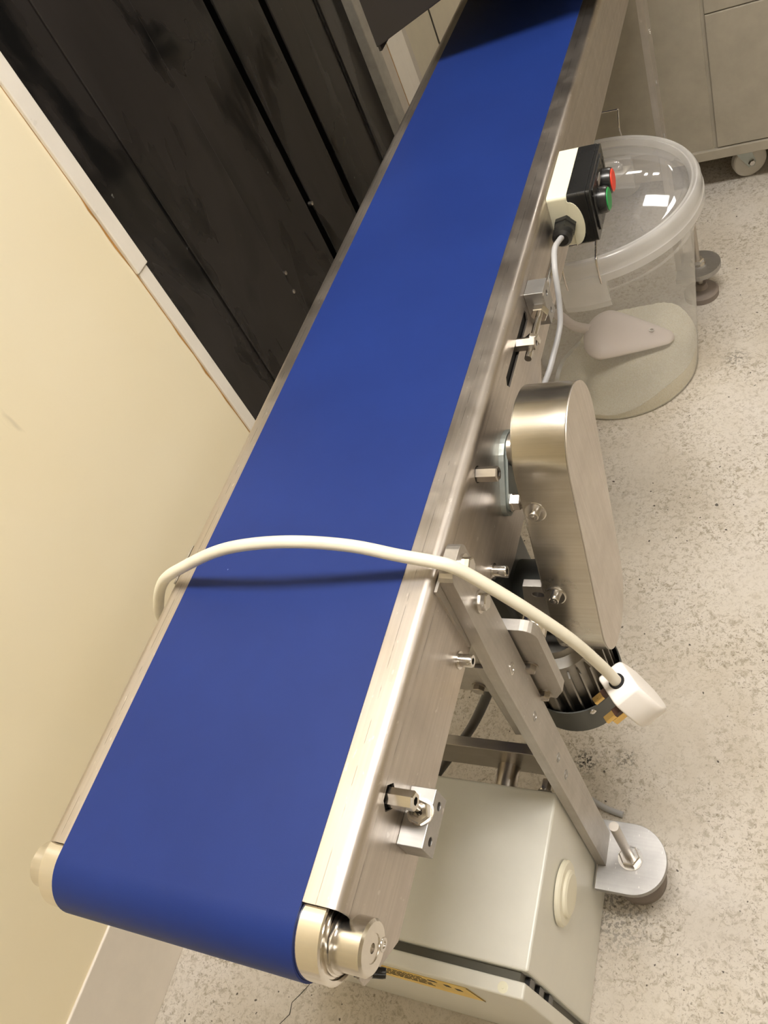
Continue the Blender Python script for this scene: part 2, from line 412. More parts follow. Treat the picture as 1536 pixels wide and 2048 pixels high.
# ceiling light fittings
for i, (x0, x1, y0, y1, s) in enumerate(LIGHTS):
    lab = ['long ceiling light panel directly above the belt', 'square ceiling light panel beyond the castor cabinet', 'small far ceiling light panel nearest the left wall',
           'small far ceiling light panel beside its left twin', 'square ceiling light panel towards the right wall', 'long ceiling light panel behind the viewer'][i]
    t = thing('ceiling_light', lab, 'light', ((x0 + x1) / 2, (y0 + y1) / 2, CE))
    bm = box(x0 - .02, x1 + .02, y0 - .02, y0, CE - .035, CE); box(x0 - .02, x1 + .02, y1, y1 + .02, CE - .035, CE, bm)
    box(x0 - .02, x0, y0, y1, CE - .035, CE, bm); box(x1, x1 + .02, y0, y1, CE - .035, CE, bm)
    obj('light_frame', bm, 'white_trim', t)
    obj('diffuser', box(x0, x1, y0, y1, CE - .03, CE - .004), lamp_mat(s), t)

# ---------------------------------------------------------------- conveyor
Y1 = 1.62      # far end of the frame
XO, XL = .2265, -.0195
cv = thing('belt_conveyor', 'long stainless steel belt conveyor with a blue belt standing on aluminium legs', 'conveyor', (.1, .8, FL))
# belt loop
RR, YC, ZC = .0305, -.008, -.0300
def loop(off):
    r = RR + off
    pts = [(YC + r * math.cos(math.radians(a)), ZC + r * math.sin(math.radians(a))) for a in [90 + 180 * i / 28 for i in range(29)]]
    pts += [(Y1 + .005 + r * math.cos(math.radians(a)), ZC + r * math.sin(math.radians(a))) for a in [-90 + 180 * i / 28 for i in range(29)]]
    return pts
outer, inner = loop(0), loop(-.0016)
bm = bmesh.new(); V = [[bm.verts.new((x, p[0], p[1])) for p in L] for L in (outer, inner) for x in (0, .2)]
n = len(outer)
for i in range(n):
    j = (i + 1) % n
    bm.faces.new((V[0][i], V[0][j], V[1][j], V[1][i])); bm.faces.new((V[2][j], V[2][i], V[3][i], V[3][j]))
    bm.faces.new((V[0][j], V[0][i], V[2][i], V[2][j])); bm.faces.new((V[1][i], V[1][j], V[3][j], V[3][i]))
obj('belt', bm, 'belt', cv, smooth=30)
obj('belt_bed', box(.004, .196, .05, Y1 - .05, -.010, -.0025), 'steel_y', cv)
# side frames: folded top flange and deep web with slots
def folded(xin, xout, sgn, name):
    r = .0085; t = .0018; ys = (0.0, Y1); bm = bmesh.new()
    prof = [(xin, 0), (xout - sgn * r, 0)] + [(xout - sgn * r + sgn * r * math.sin(math.radians(a)), -r + r * math.cos(math.radians(a))) for a in range(10, 91, 10)]
    prof.append((xout, -.014))
    pin = [(xin, -t)] + [(xout - sgn * r, -t)] + [(xout - sgn * r + sgn * (r - t) * math.sin(math.radians(a)), -r + (r - t) * math.cos(math.radians(a))) for a in range(10, 91, 10)] + [(xout - sgn * t, -.014)]
    A = [[bm.verts.new((x, y, z)) for x, z in prof] for y in ys]; B = [[bm.verts.new((x, y, z)) for x, z in pin] for y in ys]
    for k in range(len(prof) - 1):
        bm.faces.new((A[0][k], A[0][k + 1], A[1][k + 1], A[1][k])); bm.faces.new((B[0][k + 1], B[0][k], B[1][k], B[1][k + 1]))
        for e in (0, 1): bm.faces.new((A[e][k], A[e][k + 1], B[e][k + 1], B[e][k]))
    bm.faces.new((A[0][0], A[1][0], B[1][0], B[0][0]))
    # web
    out = [(0, -.0138), (Y1, -.0138), (Y1, -.091), (.560, -.091), (.506, -.141), (.346, -.141), (.322, -.136), (.303, -.105), (.287, -.0925), (.160, -.089), (.004, -.0905), (-.022, -.0660), (-.029, -.0575), (-.027, -.0475), (-.012, -.0475), (-.004, -.037), (-.004, -.025), (-.0005, -.0175)]
    holes = [[(.463, -.031), (.467, -.025), (.560, -.025), (.563, -.031), (.560, -.0375), (.467, -.0375)],
             [(.066, -.0225), (.071, -.0155), (.081, -.0150), (.0855, -.0225), (.081, -.0305), (.071, -.0305)],
             circle(.349, -.0215, .0074, 12)]
    plate(out, xout - sgn * t, xout, 'x', holes, bm)
    return obj(name, bm, 'steel_y', cv, smooth=25)
folded(.1985, XO, 1, 'side_frame'); folded(.0015, XL, -1, 'side_frame')
obj('inner_shade_block', box(-.0165, .2235, .064, Y1 - .06, -.058, -.011), 'black_matt', cv)  # black block stands in for the shade seen through the frame slots
for y_ in (.10, .70, 1.3): obj('cross_tube', cyl((XL + .002, y_, -.078), (XO - .002, y_, -.078), .008, 16), 'dull', cv)
# near end roller with bearing bosses
rl = obj('end_roller', lathe((-.0165, YC, ZC), (1, 0, 0), [(0, .0265), (.0008, RR - .0018), (.2330, RR - .0018), (.2338, .0272), (.2336, .0250), (.2322, .0246), (.2322, .0232), (.2345, .0228), (.2345, .0205), (.2325, .0200), (.2325, .010)], 64), 'roller', cv, smooth=30)
for s, x0, x1 in ((1, .2165, .2385), (-1, -.0195, -.0395)):
    b_ = obj('bearing_boss', lathe((x0, YC - .003, ZC - .001), (s, 0, 0), [(0, .0185), (.003, .0185), (.0032, .0165), (abs(x1 - x0) - .0016, .0165), (abs(x1 - x0), .015), (abs(x1 - x0), .0085), (abs(x1 - x0) - .0006, .0082), (abs(x1 - x0) - .0006, .0030), (abs(x1 - x0) - .003, .0028)], 48), 'steel_bright', cv, smooth=30)
obj('end_roller', cyl((0, Y1 + .005, ZC), (.2, Y1 + .005, ZC), RR - .002, 32), 'steel_bright', cv, smooth=30)
obj('socket_screw', bolt_bm((XO, -.006, -.0430), (1, 0, 0), .0046, .0125, True), 'chrome', cv, smooth=30)
obj('black_screw', bolt_bm((.214, -.022, -.064), (.9, .2, -.3), .0034, .020, True), 'black', cv, smooth=30)
for (y_, z_, L_) in ((.304, -.098, .0115), (.2045, -.0745, .0105)):
    obj('socket_screw', bolt_bm((XO, y_, z_), (1, 0, 0), .0052, L_, True, .0016, .0072), 'chrome', cv, smooth=30)
for (y_, z_) in ((.349, -.0215), (.0762, -.0232), (.5165, -.0305)):
    obj('hex_standoff', lathe((XO - .012, y_, z_), (1, 0, 0), [(0, .0066), (.0295, .0066), (.0305, .0058), (.0305, .0030), (.024, .0029)], 6, rot=math.radians(30)), 'dull' if y_ > .3 else 'steel_bright', cv)
# belt tension blocks
def csk(p, d, r=.0034): return lathe(p, d, [(-.0002, r * 1.3), (.0002, r * 1.3), (.0002, r * .9), (-.0035, r * .75)], 18)
for (y0, y1, z0, z1, hl) in ((.0545, .0945, -.0705, -.0495, ((.0865, -.0605), (.0625, -.0600))), (.5690, .5915, -.0530, -.0140, ((.5805, -.0235), (.5800, -.0440)))):
    tb = sub('tension_block', (XO, (y0 + y1) / 2, (z0 + z1) / 2), cv)
    obj('block', plate([(y0, z0), (y1, z0), (y1, z1), (y0, z1)], XO, .2455, 'x', [circle(a, c, .0030, 16) for a, c in hl]), 'alu_cast', tb, bevel=.0005)
    for a, c in hl:
        obj('block_screw', lathe((.2385, a, c), (1, 0, 0), [(0, .0029), (.0025, .0029), (.0025, .0015), (.001, .0014)], 16), 'chrome', tb, smooth=30)
    if y0 > .3:
        obj('adjuster_rod', cyl((.2385, .500, -.0345), (.2385, .655, -.0345), .0034, 16), 'chrome', tb, smooth=30)
        obj('nut', lathe((.2385, y0 - .0085, -.0345), (0, 1, 0), [(0, .0080), (.0010, .0088), (.0075, .0088), (.0085, .0080)], 6), 'chrome', tb)
        obj('nut', lathe((.2385, .5225, -.0345), (0, 1, 0), [(0, .0070), (.0010, .0077), (.005, .0077), (.006, .0070)], 6, rot=.4), 'chrome', tb)
    else:
        obj('adjuster_rod', cyl((.2385, .0775, -.0495), (.2385, .0775, -.0285), .0030, 16), 'chrome', tb, smooth=30)
        obj('nut', lathe((.2385, .0775, -.0495), (0, -.25, 1), [(0, .0080), (.0055, .0080), (.0065, .0072), (.0065, .004), (.003, .0038)], 6, rot=.25), 'chrome', tb)
        obj('washer', lathe((.2385, .0775, -.0493), (0, 0, 1), [(0, .0095), (.0012, .0095)], 24), 'chrome', tb)
# legs
def leg(xin, xout, dy, s):
    zt = 0 if s > 0 else -.065
    """xin inner face, xout outer face, s = +1 for the right-hand side"""
    g = sub('leg', (xout, .236 + dy, FL), cv)
    ol = [(.2135 + dy, -.612), (.2540 + dy, -.612), (.2655 + dy, zt - .008)] + arc(.2565 + dy, zt - .007, .009, 0, 90, 4) + arc(.2385 + dy, zt - .007, .009, 90, 180, 4) + [(.2295 + dy, zt - .012), (.2215 + dy, -.13)]
    hs = [circle(.237 + dy, -.240, .0013, 10), circle(.2375 + dy, -.337, .0016, 10), circle(.2345 + dy, -.374, .0010, 10)]
    obj('leg_plate', plate(ol, min(xin, xout), max(xin, xout), 'x', hs), 'alu', g, bevel=.0009)
    for (y_, z_) in ((.2505, -.0115), (.2465, -.0550)):
        obj('leg_bolt', bolt_bm((xout, y_ + dy, z_ + zt), (s, 0, 0), .0072, .0055, False, .0022, .0095, rot=.3), 'chrome', g, smooth=25)
    for (y_, z_, r_) in ((.2420, -.156, .0058), (.2370, -.240, .0048), (.2375, -.337, .0050), (.2345, -.374, .0052)):
        obj('countersunk_screw', lathe((xout, y_ + dy, z_), (s, 0, 0), [(-.0004, r_), (.0004, r_), (.0004, r_ * .72), (-.0006, r_ * .68), (-.0006, r_ * .3), (-.002, r_ * .28)], 20), 'alu_cast' if r_ < .0055 else 'chrome', g, smooth=30)
    # foot
    cx = xout + s * .028; cy = .2275 + dy
    half = [(cx, cy - .0425)] + [(cx + s * .0425 * math.sin(math.radians(a)), cy - .0425 * math.cos(math.radians(a))) for a in range(8, 180, 8)] + [(cx, cy + .0425), (xin + s * .001, cy + .0425), (xin + s * .001, cy - .0425)]
    obj('foot_plate', plate(half, -.6225, -.6120, 'z'), 'alu_cast', g, bevel=.0007)
    obj('stud', cyl((cx, cy, FL + .012), (cx, cy, -.498), .0056, 18), 'dull', g, smooth=30)
    obj('washer', lathe((cx, cy, -.612), (0, 0, 1), [(0, .0150), (.0018, .0150)], 28), 'chrome', g, smooth=30)
    obj('nut', lathe((cx, cy, -.6102), (0, 0, 1), [(0, .0125), (.0085, .0125), (.0100, .0112)], 6, rot=.5), 'chrome', g)
    obj('levelling_pad', lathe((cx, cy, FL), (0, 0, 1), [(0, .0330), (.0120, .0335), (.0160, .0300), (.0200, .0140), (.0300, .0110), (.0300, .0060)], 40), 'rubber', g, smooth=30)
for dy, dx_ in ((0, 0), (1.1575, .0055)):
    leg(.2288 + dx_, .2400 + dx_, dy, 1); leg(XL - .0018, XL - .0130, dy, -1)
    obj('cross_bar', plate([(XL - .002, -.372), (.2285, -.372), (.2285, -.432)] + [(.1 + .128 * math.cos(math.radians(a)), -.432 + .006 * math.sin(math.radians(a))) for a in range(10, 175, 15)] + [(XL - .002, -.432)], .250 + dy - (.0 if dy == 0 else .0), .262 + dy, 'y'), 'dull', cv, bevel=.0008)
# spacers between leg and frame
for dy in (0, 1.1575):
    for xa, xb in ((XO, .2288 + (.0055 if dy else 0)), (XL, XL - .0018)):
        obj('leg_spacer', box(min(xa, xb), max(xa, xb), .222 + dy, .262 + dy, -.085, -.004), 'alu', cv)
# plate that carries the gear motor, seen either side of the leg
mp = sub('motor_bracket', (.15, .27, -.2), cv)
ol = [(.040, -.258), (.2525, -.258), (.2610, -.243), (.2620, -.146)] + arc(.2480, -.1450, .0140, 0, 90, 6) + [(.046, -.131)] + [(.040, -.137)]
obj('bracket_plate', plate(ol, .2655, .2770, 'y'), 'alu', mp, bevel=.0010)
for (x_, z_) in ((.2425, -.194), (.2420, -.249), (.1765, -.247), (.06, -.247)):
    obj('bracket_bolt', bolt_bm((x_, .2655, z_), (0, -1, 0), .0062, .0052, False, .0014, .0078, rot=.2), 'dull', mp, smooth=25)
obj('bracket_strip', box(.186, .196, .2615, .2655, -.350, -.200), 'alu', mp, bevel=.001)
# bearing flange on the frame
bf = sub('flange_bearing', (XO, .40, -.07), cv)
obj('flange', plate(capsule(.410, -.074, .0280, .3715, -.0885, .0120), XO, XO + .0050, 'x'), 'galv', bf, bevel=.0008)
obj('flange_lip', plate(capsule(.412, -.074, .0240, .3735, -.0880, .0100), XO + .0050, XO + .0070, 'x'), 'galv', bf, bevel=.0008)
obj('bearing_hub', lathe((XO + .0065, .410, -.0600), (1, 0, 0), [(0, .0150), (.008, .0140), (.010, .0110), (.0190, .0105)], 32), 'dull', bf, smooth=30)
obj('flange_bolt', cyl((XO, .3720, -.0880), (XO + .0270, .3720, -.0880), .0038, 16), 'dull', bf, smooth=30)
obj('nut', lathe((XO + .0072, .3720, -.0880), (1, 0, 0), [(0, .0090), (.0018, .0090), (.0018, .0078), (.0080, .0078), (.0090, .0070)], 6, rot=.3), 'chrome', bf)
# drive guard
dg = sub('drive_guard', (.277, .38, -.14), cv)
G1, G2 = (.406, -.051), (.360, -.220)
GX0, GX1 = .2540, .3000
obj('guard_shell', plate(capsule(*G1, .0530, *G2, .0520, 30), GX0, GX1 - .0012, 'x'), 'steel_x', dg, smooth=25, bevel=.0006)
obj('guard_face', plate(capsule(*G1, .0527, *G2, .0517, 30), GX1 - .0010, GX1, 'x'), 'steel_z', dg, smooth=25)
obj('guard_back', plate(capsule(*G1, .0500, *G2, .0490, 30), GX0 - .0018, GX0, 'x'), 'dull', dg, smooth=25)
ax = Vector((0, G2[0] - G1[0], G2[1] - G1[1])).normalized(); nn = Vector((0, ax.z, -ax.y))
for t in (.034, .130):
    p = Vector((.2640, G1[0], G1[1])) + ax * t + nn * .0526
    obj('guard_screw', lathe(p, nn, [(-.001, .0098), (.0006, .0098), (.0009, .0088), (.0005, .0060), (.0005, .0044), (.0070, .0044), (.0078, .0038), (.0078, .0024), (.0040, .0022)], 24), 'chrome', dg, smooth=25)
# gear motor hanging below the guard
gm = sub('gear_motor', (.22, .343, -.3), cv)
MX, MY = .2340, .3440
obj('gearbox', box(.125, .2080, .334, .412, -.262, -.165), 'motor_grey', gm, bevel=.006, seg=3)
obj('gearbox_flange', plate([(.226, -.235), (.2520, -.235), (.2520, -.154), (.2340, -.154), (.2290, -.180)], .3250, .3330, 'y', [capsule(.244, -.168, .0042, .2475, -.168, .0040, 8)]), 'alu', gm, bevel=.001)
obj('gearbox_neck', cyl((.2080, .366, -.222), (.2515, .366, -.222), .030, 32), 'motor_grey', gm, smooth=30)
obj('output_shaft', cyl((.250, .2772, -.160), (.250, .2955, -.160), .0125, 24), 'steel_bright', gm, smooth=30)
obj('motor_body', lathe((MX, MY, -.372), (0, 0, 1), [(0, .0400), (.096, .0400), (.100, .030), (.109, .028)], 40), 'motor_alu', gm, smooth=30)
for k in range(26):
    a = 2 * math.pi * k / 26 + .06
    bm = box(.0385, .0485, -.0009, .0009, -.364, -.284)
    bmesh.ops.rotate(bm, verts=bm.verts, cent=(0, 0, 0), matrix=Matrix.Rotation(a, 3, 'Z')); bmesh.ops.translate(bm, verts=bm.verts, vec=(MX, MY, 0))
    obj('cooling_fin', bm, 'motor_alu', gm)
ang = math.radians(-118)
for da, l_ in ((-.34, 1), (.0, 1), (.36, 1)):
    bm = box(.0440, .0515, -.0050, .0050, -.352, -.300)
    bmesh.ops.rotate(bm, verts=bm.verts, cent=(0, 0, 0), matrix=Matrix.Rotation(ang + da, 3, 'Z')); bmesh.ops.translate(bm, verts=bm.verts, vec=(MX, MY, 0))
    obj('motor_lug', bm, 'motor_alu', gm, bevel=.0015)
bm = lathe((MX, MY, -.392), (0, 0, 1), [(0, .020), (0, .0525), (.002, .0545), (.046, .0545), (.046, .0530), (.004, .0525), (.004, .020)], 56, caps=False)
obj('fan_cowl', bm, 'motor_grey', gm, smooth=30)
obj('fan', lathe((MX, MY, -.386), (0, 0, 1), [(0, .0510), (.003, .0510), (.004, .0100)], 32), 'black_matt', gm, smooth=30)
obj('cowl_screw', lathe((MX + .0543 * math.cos(-1.0), MY + .0543 * math.sin(-1.0), -.352), (math.cos(-1.0), math.sin(-1.0), 0), [(0, .0038), (.0016, .0036), (.0026, .002)], 16), 'chrome', gm, smooth=30)
obj('motor_lead', tube([(.185, .325, -.268), (.168, .300, -.300), (.120, .285, -.390), (.055, .280, -.495), (-.01, .275, -.600), (-.06, .26, -.680)], .0056, 12), 'dark_cable', gm, smooth=50)
# far drive details out of the picture: underside crossing plate
obj('end_cover', box(XL + .002, XO - .002, Y1 - .012, Y1 - .008, -.088, -.066), 'steel_y', cv)

# ---------------------------------------------------------------- push-button box
cb = thing('push_button_station', 'black and cream push-button box with green and red buttons on the conveyor side', 'control box', (.248, .76, -.07))
bx0, bx1, bm_, by0, by1, bz0, bz1 = XO, .2715, .2478, .7125, .8075, -.0665, -.0045
obj('box_base', plate(rrect(by0, by1, bz0, bz1, .004), bx0, bm_, 'x'), 'cream_plastic', cb, bevel=.0012)
obj('base_tongue', plate([(bm_ - .0005, bz0 + .0002)] + [(bm_ + .0005 + .0125 * math.sin(math.radians(a)), -.0385 - .0262 * math.cos(math.radians(a))) for a in range(0, 181, 12)] + [(bm_ - .0005, bz1 - .006)], by0 - .0007, by0 + .0035, 'y'), 'cream_plastic', cb)
co = [(bm_, bz0 + .003), (bx1 - .002, bz0), (bx1, bz0 + .003), (bx1, bz1 - .003), (bx1 - .002, bz1), (bm_, bz1)]
obj('box_cover', plate(rrect(by0, by1, bz0, bz1, .004), bm_ + .0002, bx1 - .004, 'x'), 'black', cb, bevel=.001)
bm = plate(rrect(by0 + .0005, by1 - .0005, bz0 + .0005, bz1 - .0005, .004), bx1 - .0038, bx1, 'x'); plate(rrect(by0 + .012, by1 - .012, bz0 + .006, bz1 - .006, .003), bx1, bx1 + .0016, 'x', bm=bm)
obj('cover_rim', bm, 'black', cb, bevel=.0009)
for y_ in (.7255, .7945): obj('cover_clip', box(bx1, bx1 + .0022, y_ - .0035, y_ + .0035, bz0 + .012, bz1 - .012), 'black', cb, bevel=.0006)
obj('label_plate', box(bx1 + .0016, bx1 + .0021, .752, .768, -.0245, -.0175), 'alu', cb)
for (y_, c_, lb) in ((.7450, 'green', 'green push button'), (.7800, 'red', 'red push button')):
    bt = obj('push_button', lathe((bx1 + .0012, y_, -.0370), (1, 0, 0), [(0, .0142), (.0060, .0142), (.0090, .0134), (.0096, .0120)], 36), 'black', cb, smooth=30)
    q = obj('button_cap', lathe((bx1 + .0100, y_, -.0370), (1, 0, 0), [(-.0006, .0120), (.0014, .0120), (.0020, .0110)], 36), c_, bt, smooth=30)
    q.location = (0, 0, 0); q['label'] = c_ + ' button cap'
obj('cable_gland', lathe((.2400, by0, -.0390), (0, -1, 0), [(0, .0128), (.006, .0128), (.0065, .0115), (.0150, .0115)], 6, rot=.2), 'black', cb)
obj('gland_nut', lathe((.2400, by0 - .0150, -.0390), (0, -1, 0), [(0, .0110), (.0080, .0105), (.0110, .0075), (.0110, .004)], 24), 'black', cb, smooth=30)
obj('cable', tube([(.2400, by0 - .020, -.0390), (.2410, .675, -.0310), (.2425, .648, -.0225), (.2455, .624, -.0270), (.2465, .612, -.0430), (.2460, .604, -.0610), (.2445, .592, -.0765), (.2400, .565, -.0880), (.2330, .540, -.1000), (.215, .51, -.1180), (.18, .48, -.122)], .0030, 12), 'grey_cable', cb, smooth=50)

# ---------------------------------------------------------------- white mains cable with its plug
mc = thing('mains_cable', 'thick white mains cable looped over the blue belt with a white plug', 'cable', (.1, .232, .001))
pts = [(-.066, .170, -.3985), (-.070, .178, -.32), (-.078, .195, -.22), (-.078, .208, -.13), (-.070, .215, -.060), (-.052, .217, -.026), (-.0255, .2205, .0035), (.009, .223, .022), (.052, .226, .0395), (.090, .228, .0470), (.130, .231, .0460), (.171, .234, .0370), (.204, .236, .0225), (.226, .2375, .0135), (.240, .2382, .0060), (.254, .2387, -.0110), (.280, .2385, -.0480), (.304, .2400, -.0930), (.319, .2420, -.1370), (.3275, .2440, -.1720), (.332, .245, -.190)]
obj('cable', tube(pts, .0049, 16), 'white_cable', mc, smooth=50)
pa = Vector((.36, .05, -.93)).normalized(); pn = Vector((.74, .60, .30)); pn = (pn - pa * pn.dot(pa)).normalized(); py_ = pn.cross(pa).normalized()
P0 = Vector((.3270, .2440, -.1690))
def plugpt(u, v, w_): return P0 + (pa * u + py_ * v + pn * w_) * .85
ol = [(0, -.0165), (.003, -.0205), (.020, -.0255), (.036, -.0275), (.046, -.0250), (.064, -.0140), (.0680, -.007), (.0690, 0), (.0680, .007), (.064, .0140), (.046, .0250), (.036, .0275), (.020, .0255), (.003, .0205), (0, .0165)]
bm = bmesh.new(); lay = []
for w_, k in ((-.0150, .95), (-.0135, 1.0), (.0080, 1.0), (.0120, .97), (.0140, .90)):
    lay.append([bm.verts.new(plugpt(.032 + (u - .032) * k, v * k, w_)) for u, v in ol])
for a, b_ in zip(lay, lay[1:]):
    for i in range(len(ol)): bm.faces.new((a[i], a[(i + 1) % len(ol)], b_[(i + 1) % len(ol)], b_[i]))
bm.faces.new(lay[0][::-1]); bm.faces.new(lay[-1])
pg = obj('plug', bm, 'white_plug', mc, smooth=42, bevel=.0015)
obj('cable_grip', lathe(plugpt(-.002, 0, 0), pa, [(0, .0068), (.004, .0068)], 20), 'black_matt', mc)
def pin(u, v, wv, wu, sl):
    bm = bmesh.new()
    c = [plugpt(u + a, v + b_, w_) for w_ in (-.0350, -.0138) for a, b_ in ((-wu, -wv), (wu, -wv), (wu, wv), (-wu, wv))]
    v_ = [bm.verts.new(q) for q in c]
    for f_ in ((0, 1, 2, 3), (4, 7, 6, 5), (0, 4, 5, 1), (1, 5, 6, 2), (2, 6, 7, 3), (3, 7, 4, 0)): bm.faces.new([v_[i] for i in f_])
    return bm
for (u, v, wv, wu) in ((.018, -.013, .0038, .0022), (.018, .013, .0038, .0022), (.044, 0, .0024, .0045)):
    obj('plug_pin', pin(u, v, wv, wu, 0), 'brass', mc, bevel=.0005)
    if wv > .003:
        bm = bmesh.new(); c = [plugpt(u + a, v + b_, w_) for w_ in (-.0240, -.0138) for a, b_ in ((-wu * 1.05, -wv * 1.05), (wu * 1.05, -wv * 1.05), (wu * 1.05, wv * 1.05), (-wu * 1.05, wv * 1.05))]
        v_ = [bm.verts.new(q) for q in c]
        for f_ in ((0, 1, 2, 3), (4, 7, 6, 5), (0, 4, 5, 1), (1, 5, 6, 2), (2, 6, 7, 3), (3, 7, 4, 0)): bm.faces.new([v_[i] for i in f_])
        obj('pin_sleeve', bm, 'brown', mc)

# ---------------------------------------------------------------- electrical enclosure under the near end
en = thing('electrical_enclosure', 'cream-grey metal electrical enclosure on the floor beneath the near conveyor end', 'enclosure', (.05, .13, FL))
EX0, EX1, EZ0, EZ1 = -.10, .2265, FL + .0005, -.3990
obj('enclosure_body', box(EX0, EX1, .0480, .2230, EZ0, EZ1), 'enclosure', en, bevel=.0028, seg=3)
obj('gasket_channel', box(EX0 + .009, EX1 - .009, .0370, .0485, EZ0 + .008, EZ1 - .009), 'gasket', en)
for z_ in (-.432, -.47, -.51): obj('hinge_bracket', box(EX1 - .009, EX1 - .004, .0390, .0470, z_ - .012, z_ + .006), 'black', en)
dr = obj('enclosure_door', box(EX0, EX1, .0235, .0385, EZ0, EZ1 + .001), 'enclosure', en, bevel=.0022, seg=3)
q = obj('door_plug', lathe((.2055, .0300, EZ1 + .0006), (0, 0, 1), [(0, .0052), (.0006, .0052), (.0008, .0044), (.0006, .0014), (.0012, .0012)], 24), 'cream_plastic', en, smooth=30)
st_ = plate([(.015, -.4860), (.0150, -.4160), (.1500, -.4170), (.1640, -.4170), (.1640, -.4830), (.140, -.4860)], .0228, .0234, 'y')
sk = obj('warning_sticker', st_, 'sticker', en)
bm = bmesh.new()
for r_ in range(6):
    x = .020; z_ = -.4235 - r_ * .0078
    while x < .112:
        L_ = random.uniform(.003, .009)
        box(x, x + L_, .02245, .0227, z_ - .0011, z_ + .0011, bm); x += L_ + .0018
obj('sticker_print', bm, 'ink', en)['kind'] = 'stuff'
for (x_, z_, w_, h_) in ((.122, -.4300, .009, .0035), (.1370, -.4360, .006, .0050), (.1470, -.4440, .006, .0050)):
    obj('sticker_symbol', box(x_ - w_ / 2, x_ + w_ / 2, .02245, .0227, z_ - h_, z_ + h_), 'ink', en)
obj('sticker_border', box(.1632, .1642, .02245, .0227, -.4830, -.4170), 'ink', en)
kn = obj('blanking_knob', lathe((EX1, .1420, -.4760), (1, 0, 0), [(0, .0300), (.0015, .0335), (.0050, .0335), (.0070, .0315), (.0075, .0245), (.0100, .0235), (.0115, .0205), (.0115, .010)], 56), 'knob', en, smooth=25)
obj('mounting_bolt', bolt_bm((.2120, .2230, -.4040), (0, 1, 0), .0058, .0120, False, .0015, .0075), 'chrome', en, smooth=25)
obj('spacer_tube', cyl((.1630, .2230, -.4165), (.1630, .2500, -.4165), .0125, 28), 'dull', en, smooth=30)

# ---------------------------------------------------------------- tub, sugar and scoop
TX, TY, RB, RT, TH = .1396, 1.1843, .1411, .1855, .3915
tb = thing('storage_tub', 'round translucent plastic tub with a domed clear lid on the floor', 'tub', (TX, TY, FL))
def wall_r(z): return .1400 + (.1655 - .1400) * (z / .34)
def ring(prof, seg=96): return lathe((TX, TY, FL), (0, 0, 1), prof, seg, caps=False)
bm = ring([(.0008, .002), (.0008, RB - .010), (.0035, RB - .0035), (.0100, RB - .0005)] + [(z, wall_r(z)) for z in (.05, .12, .20, .28, .320)] + [(.3210, wall_r(.32) + .007), (.350, wall_r(.35) + .009), (.3700, wall_r(.37) + .009)])
obj('tub_wall', bm, 'tub', tb, smooth=40, recalc=False)
obj('base_ring', ring([(.0006, RB - .012), (.0006, RB - .006), (.0030, RB - .0030), (.0050, RB - .0040), (.0030, RB - .012)]), 'tub_rim', tb, smooth=40)
obj('lid_rim', ring([(.3500, RT - .0020), (.3510, RT), (.3640, RT), (.3655, RT - .0018), (.3740, RT - .0020), (.3850, RT - .0028), (.3905, RT - .0065), (.3910, RT - .0100), (.3880, RT - .0135), (.3890, RT - .0165), (.3850, RT - .0195), (.3800, RT - .0215)]), 'tub_rim', tb, smooth=50)
pf = [(.3800, RT - .0215), (.3745, RT - .0265), (.3735, RT - .0320)]
for k in range(1, 15):
    rr = (RT - .0320) * (1 - k / 14) + .0005; pf.append((.3735 + .019 * (1 - (rr / (RT - .032)) ** 2), rr))
obj('lid_dome', ring(pf), 'lid', tb, smooth=50)
obj('lid_button', lathe((.1640, 1.2720, FL + .3840), (0, 0, 1), [(0, .0250), (.0020, .0245), (.0030, .0220), (.0032, .001)], 40), 'lid', tb, smooth=40)
# moulded ledge with a wire clip on the near and on the far side
for ang_, nm in ((-84, 1), (86, 2)):
    a = math.radians(ang_); er = Vector((math.cos(a), math.sin(a), 0)); et = Vector((-math.sin(a), math.cos(a), 0))
    def Q(r, t, z): p = Vector((TX, TY, FL)) + er * r + et * t; return Vector((p.x, p.y, FL + z))
    bm = bmesh.new(); L_ = []
    for t in [-.040 + .072 * i / 12 for i in range(13)]:
        c = math.sqrt(max(0, (RT - .004) ** 2 - t * t)); c2 = math.sqrt(max(0, (RT - .0155) ** 2 - t * t))
        L_.append([bm.verts.new(Q(c2, t, .292)), bm.verts.new(Q(c - .001, t, .310)), bm.verts.new(Q(c, t, .350)), bm.verts.new(Q(c2, t, .350))])
    for p_, q_ in zip(L_, L_[1:]):
        for i in range(4): bm.faces.new((p_[i], p_[(i + 1) % 4], q_[(i + 1) % 4], q_[i]))
    bm.faces.new(L_[0]); bm.faces.new(L_[-1][::-1])
    obj('clip_ledge', bm, 'tub_rim', tb)
    w = .026
    if nm == 1: side = [(RT + .001, .352), (RT + .003, .358), (RT + .0045, .372), (RT + .003, .385), (RT - .002, .396), (RT - .016, .3990), (RT - .034, .4010), (RT - .040, .4020)]
    else: side = [(RT + .001, .328), (RT + .004, .345), (RT + .0045, .372), (RT + .001, .390), (RT - .002, .400), (RT + .003, .412), (RT + .010, .424), (RT + .012, .428)]
    pts = [Q(r_, -w, z_) for r_, z_ in side] + [Q(side[-1][0] - .001, -w + .006, side[-1][1]), Q(side[-1][0] - .001, w - .006, side[-1][1])] + [Q(r_, w, z_) for r_, z_ in side[::-1]]
    obj('wire_clip', tube(pts, .0017, 8, sub_=4), 'wire', tb, smooth=50)
